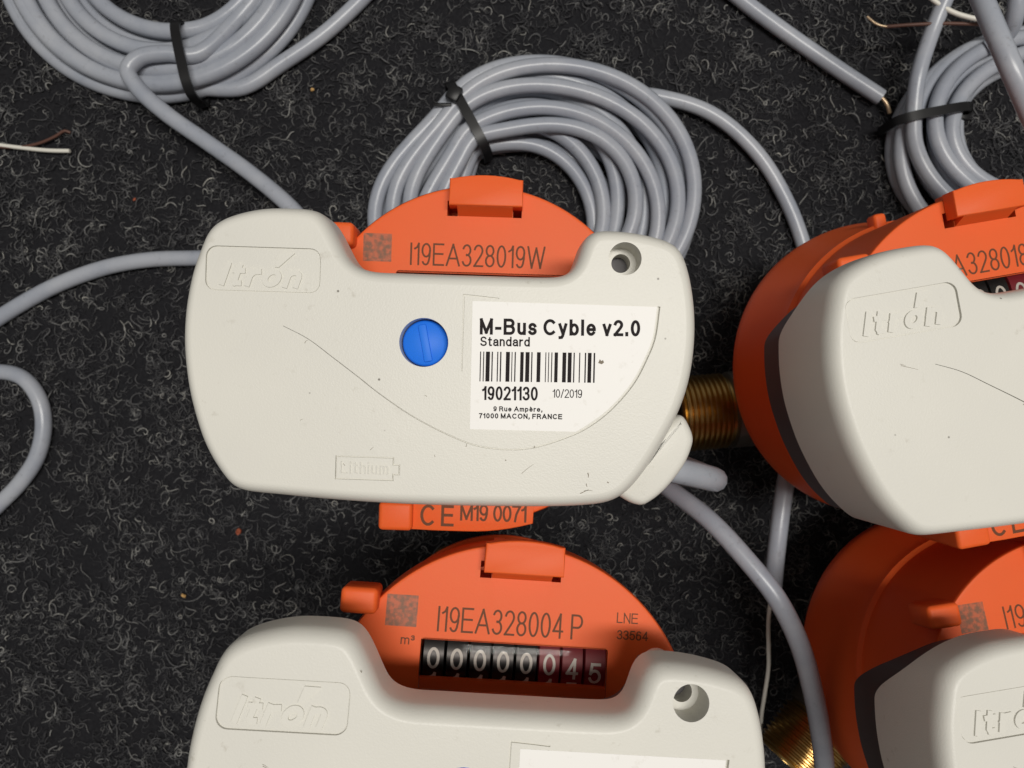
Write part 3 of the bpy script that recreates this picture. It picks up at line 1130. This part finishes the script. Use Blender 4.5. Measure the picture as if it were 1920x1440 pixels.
def tie_mesh(p_in, p_out, z0, z1, width=3.4, thick=0.9, head=None):
    """nylon strap round the bundle from p_in to p_out (mm, plan)"""
    a, b = Vector((p_in[0], p_in[1], 0)), Vector((p_out[0], p_out[1], 0))
    c, half = (a + b) / 2, (b - a).length / 2
    rad = (b - a).normalized()
    tan = Vector((-rad.y, rad.x, 0))
    zc, zh = (z0 + z1) / 2, (z1 - z0) / 2
    N = 40
    vs_, fs = [], []
    for i in range(N):
        t = 2 * math.pi * i / N
        ct, st_ = math.cos(t), math.sin(t)
        x = math.copysign(abs(ct) ** 0.55, ct)
        y = math.copysign(abs(st_) ** 0.55, st_)
        for dx in (0, thick):
            p = c + rad * x * (half + dx) + Vector((0, 0, zc + y * (zh + dx)))
            for sgn in (-1, 1):
                vs_.append(p + tan * sgn * width / 2)
    for i in range(N):
        j = (i + 1) % N
        q = lambda k, d: k * 4 + d
        fs += [(q(i, 0), q(j, 0), q(j, 1), q(i, 1)), (q(i, 2), q(i, 3), q(j, 3), q(j, 2)),
               (q(i, 0), q(i, 2), q(j, 2), q(j, 0)), (q(i, 1), q(j, 1), q(j, 3), q(i, 3))]
    me = pydata('strap', vs_, fs)
    fix_normals(me)
    return me


def head_mesh(p, ang, z, size=(5.4, 4.6, 4.0)):
    me = rbox('head', (-size[0] / 2, -size[1] / 2, 0), (size[0] / 2, size[1] / 2, size[2]), 0.5, 2)
    me.transform(Matrix.Translation(Vector((p[0], p[1], z)) * MM) @ Matrix.Rotation(ang, 4, 'Z'))
    return me


def xy(u, v, z=8):
    p = W(u, v, z)
    return (p.x, p.y)


# coil behind the barcode-labelled module
tB = thing('cable_coil', 'grey cable coil lying behind the orange meter marked I19EA328019W', 'cable coil', group='coils of grey meter cable')
pathB = coil_path(ell(985, 412, 128, 138), ell(1000, 376, 292, 258), [2, 5, 8, 11, 14, 13, 10, 7, 4, 1, 0, 3, 6, 9, 12], 15, R(250), R(188), ccw=-1, seed=4, amp=2.5, zlay=(3.4, 9.0, 14.6),
                  pinch=(R(136), R(24), 0.30, xy0(878, 228)), dent=(R(152), R(26), 0.10))
pathB += [tuple(W(1238, 182, 4.5)), tuple(W(1335, 214, 4.5)), tuple(W(1420, 288, 3.6)), tuple(W(1480, 388, 3.4)), tuple(W(1515, 490, 3.4)), tuple(W(1535, 580, 3.4))]
link('cable', tube('coil', pathB, CR - 0.15), 'cable', tB, 60)
strap = link('cable_tie', tie_mesh(xy(914, 292, 10), xy(844, 164, 10), 0.2, 18.0), 'tie', tB, 40)
hp = xy(852, 178, 18)
link('tie_head', head_mesh(hp, R(62), 17.0), 'tie', strap)
link('tie_tail', rbox('tail', (hp[0] - 7.5, hp[1] - 4.0, 17.6), (hp[0] - 1, hp[1] - 2.9, 18.6), 0.2, 2), 'tie', strap)

# coil at the top left, with a looping tail that runs to the module
tA = thing('cable_coil', 'grey cable coil with a tail doubling back over it toward the module emblem', 'cable coil', group='coils of grey meter cable')
pathA = [tuple(W(600, 450, 20)), tuple(W(540, 384, 20)), tuple(W(470, 325, 17)), tuple(W(390, 268, 14.5)), tuple(W(310, 212, 15)), tuple(W(258, 165, 15.5)),
         tuple(W(240, 132, 15.8)), tuple(W(262, 108, 15.6)), tuple(W(310, 100, 14.8)), tuple(W(370, 102, 13))]
coilA = coil_path(ell(318, -100, 172, 166), ell(299, -118, 302, 296), [2, 4, 6, 7, 5, 3, 1, 0, 2, 4, 6, 7], 8, R(287), R(-2), ccw=1, seed=5, amp=1.2, zlay=(9.2, 3.5))
pathA += coilA[3:]
pathA += [tuple(W(455, 164, 3.6)), tuple(W(530, 118, 3.5)), tuple(W(610, 62, 3.5)), tuple(W(690, -14, 3.5)), tuple(W(760, -100, 3.5))]
link('cable', tube('coil', pathA, CR), 'cable', tA, 60)
link('cable_tie', tie_mesh(xy(342, 52, 10), xy(370, 188, 10), 0.2, 18.2), 'tie', tA, 40)

# coil at the right, partly under the second meter
tC = thing('cable_coil', 'grey cable coil under the orange meter marked A328018', 'cable coil', group='coils of grey meter cable')
pathC = [tuple(W(1800, -70, 24)), tuple(W(1776, -10, 22)), tuple(W(1748, 58, 19)), tuple(W(1722, 140, 17.5)), tuple(W(1714, 200, 15.5))]
coilC = coil_path(ell(1942, 232, 148, 122), ell(1925, 278, 264, 216), [8, 5, 2, 1, 4, 7, 10, 9, 6, 3, 0], 12, R(172), R(150), ccw=1, seed=9, amp=1.5, zlay=(3.5, 9.2, 14.6))
pathC += coilC[1:]
link('cable', tube('coil', pathC, CR - 0.15), 'cable', tC, 60)
strapC = link('cable_tie', tie_mesh(xy(1803, 212, 10), xy(1664, 238, 10), 0.2, 19.0, width=3.2), 'tie', tC, 40)
link('tie_head', head_mesh(xy(1806, 212, 12), R(170), 8.0, (5.0, 5.0, 5.0)), 'tie', strapC)


def cable(label, pts, r=CR, group='loose grey cables'):
    o = link('cable', tube('cable', [tuple(W(*p)) for p in pts], r), 'cable', None, 60)
    return tag(o, label, 'cable', group)


cable('grey cable arching from behind the module emblem away over bare carpet',
      [(470, 492, 5), (420, 484, 4), (362, 484, 3.8), (280, 487, 3.6), (200, 501, 3.5), (110, 533, 3.5), (40, 570, 3.5), (-40, 622, 3.5), (-140, 700, 3.5)])
cable('grey cable bent in a rounded hairpin on the bare carpet',
      [(-160, 760, 3.5), (-60, 706, 3.5), (0, 697, 3.5), (42, 708, 3.5), (72, 745, 3.5), (82, 795, 3.5), (70, 855, 3.5), (38, 905, 3.5), (0, 944, 3.5), (-60, 1000, 3.5)])
cable('grey cable curving out from under the labelled module to the dark lower corner',
      [(1150, 850, 30), (1205, 880, 45), (1262, 922, 58), (1330, 975, 68), (1400, 1050, 74), (1455, 1120, 77), (1498, 1205, 77), (1525, 1300, 75), (1542, 1400, 70), (1550, 1500, 64)], 2.8)
cable('pale grey cable stub leaving the gland of the labelled module and bending down',
      [(1215, 868, 129), (1255, 879, 127), (1295, 888, 123), (1328, 896, 118), (1340, 899, 113), (1336, 898, 105), (1312, 887, 92), (1280, 872, 70), (1250, 858, 45), (1228, 846, 22)], 2.85)
cH = thing('stripped_cable', 'dim grey cable end with a thin white wire between the meters', 'cable', group='stripped cable ends')
link('jacket', tube('c', [tuple(W(*p)) for p in [(1500, 800, 30), (1484, 850, 34), (1474, 900, 36), (1462, 980, 38), (1452, 1070, 38), (1449, 1110, 37)]], CR), 'cable', cH, 60)
link('white_wire', tube('w', [tuple(W(*p)) for p in [(1449, 1100, 37), (1441, 1160, 36), (1441, 1215, 36), (1441, 1250, 34), (1434, 1300, 30), (1428, 1340, 24), (1426, 1380, 16)]], 0.7, 8), 'white_wire', cH, 60)
cD = thing('stripped_cable', 'straight grey cable end with a bare tip pointing at the coil under the meter', 'cable', group='stripped cable ends')
link('jacket', tube('c', [tuple(W(*p)) for p in [(1290, -90, 3.5), (1385, -5, 3.5), (1460, 52, 3.6), (1560, 122, 4), (1652, 183, 4.6)]], CR), 'cable', cD, 60)
link('bare_wire', tube('w', [tuple(W(*p)) for p in [(1640, 176, 4.6), (1656, 186, 5), (1664, 198, 5), (1668, 212, 4)]], 0.75, 8), 'copper', cD, 60)
cable('grey cable crossing above the coil and rising toward the viewer',
      [(1790, -150, 40), (1822, -50, 70), (1846, 10, 78), (1878, 85, 82), (1910, 160, 82), (1950, 250, 76), (2010, 340, 60)])
cable('grey cable hanging past the stripped wires at the edge of the coil',
      [(1912, -90, 30), (1908, -20, 28), (1903, 30, 25), (1890, 62, 20), (1850, 90, 16)])
wt = thing('wire_pair', 'thin white and brown wires sticking out from behind the raised cable', 'wires', group='loose stripped wires')
link('white_wire', tube('w', [tuple(W(*p)) for p in [(1725, -25, 22), (1750, 0, 22), (1785, 22, 23), (1815, 32, 24), (1842, 37, 25), (1870, 38, 25)]], 0.85, 8), 'white_wire', wt, 60)
bw = link('brown_wire', tube('w', [tuple(W(*p)) for p in [(1662, 50, 20), (1700, 47, 20), (1770, 44, 21), (1842, 46, 22), (1880, 48, 22)]], 0.62, 8), 'brown_wire', wt, 60)
link('bare_tip', tube('w', [tuple(W(*p)) for p in [(1626, 31, 19), (1640, 43, 19.5), (1652, 48, 19.8), (1664, 50, 20)]], 0.42, 8), 'copper', bw, 60)
wl = thing('wire_pair', 'thin white and brown wires lying alone on bare carpet', 'wires', group='loose stripped wires')
link('white_wire', tube('w', [tuple(W(*p)) for p in [(-90, 258, 3), (-30, 268, 2.4), (40, 277, 2.2), (90, 282, 2.2), (131, 283, 2.2)]], 0.78, 8), 'white_wire', wl, 60)
link('brown_wire', tube('w', [tuple(W(*p)) for p in [(-90, 266, 2.6), (-20, 274, 2.2), (35, 276, 2.2), (75, 268, 2.6), (105, 255, 3.0), (122, 245, 3.2), (132, 249, 2.6)]], 0.55, 8), 'brown_wire', wl, 60)

# ------------------------------------------------------------------ crumbs on the carpet
for u, v, r_, mt, lb in ((344, 1117, 0.7, 'crumb', 'tan crumb lying on carpet below the labelled module'),
                         (252, 374, 0.45, 'rust', 'tiny rusty crumb on carpet between the cable tail and the arching cable'),
                         (447, 997, 0.9, 'rust', 'small rusty crumb on carpet just under the labelled module'),
                         (586, 168, 0.55, 'crumb', 'tan crumb on carpet beside the free end of the looping coil')):
    bm = bmesh.new()
    bmesh.ops.create_icosphere(bm, subdivisions=2, radius=r_ * MM)
    for w_ in bm.verts:
        w_.co *= random.uniform(0.7, 1.25)
        w_.co.x *= 1.5
    me = bpy.data.meshes.new('crumb')
    bm.to_mesh(me); bm.free()
    o = link('crumb', me, mt, None, None)
    p = W(u, v, 1.7)
    o.location = p * MM
    o.rotation_euler = (0, 0, random.uniform(0, 3))
    tag(o, lb, 'crumb', 'crumbs on the carpet')
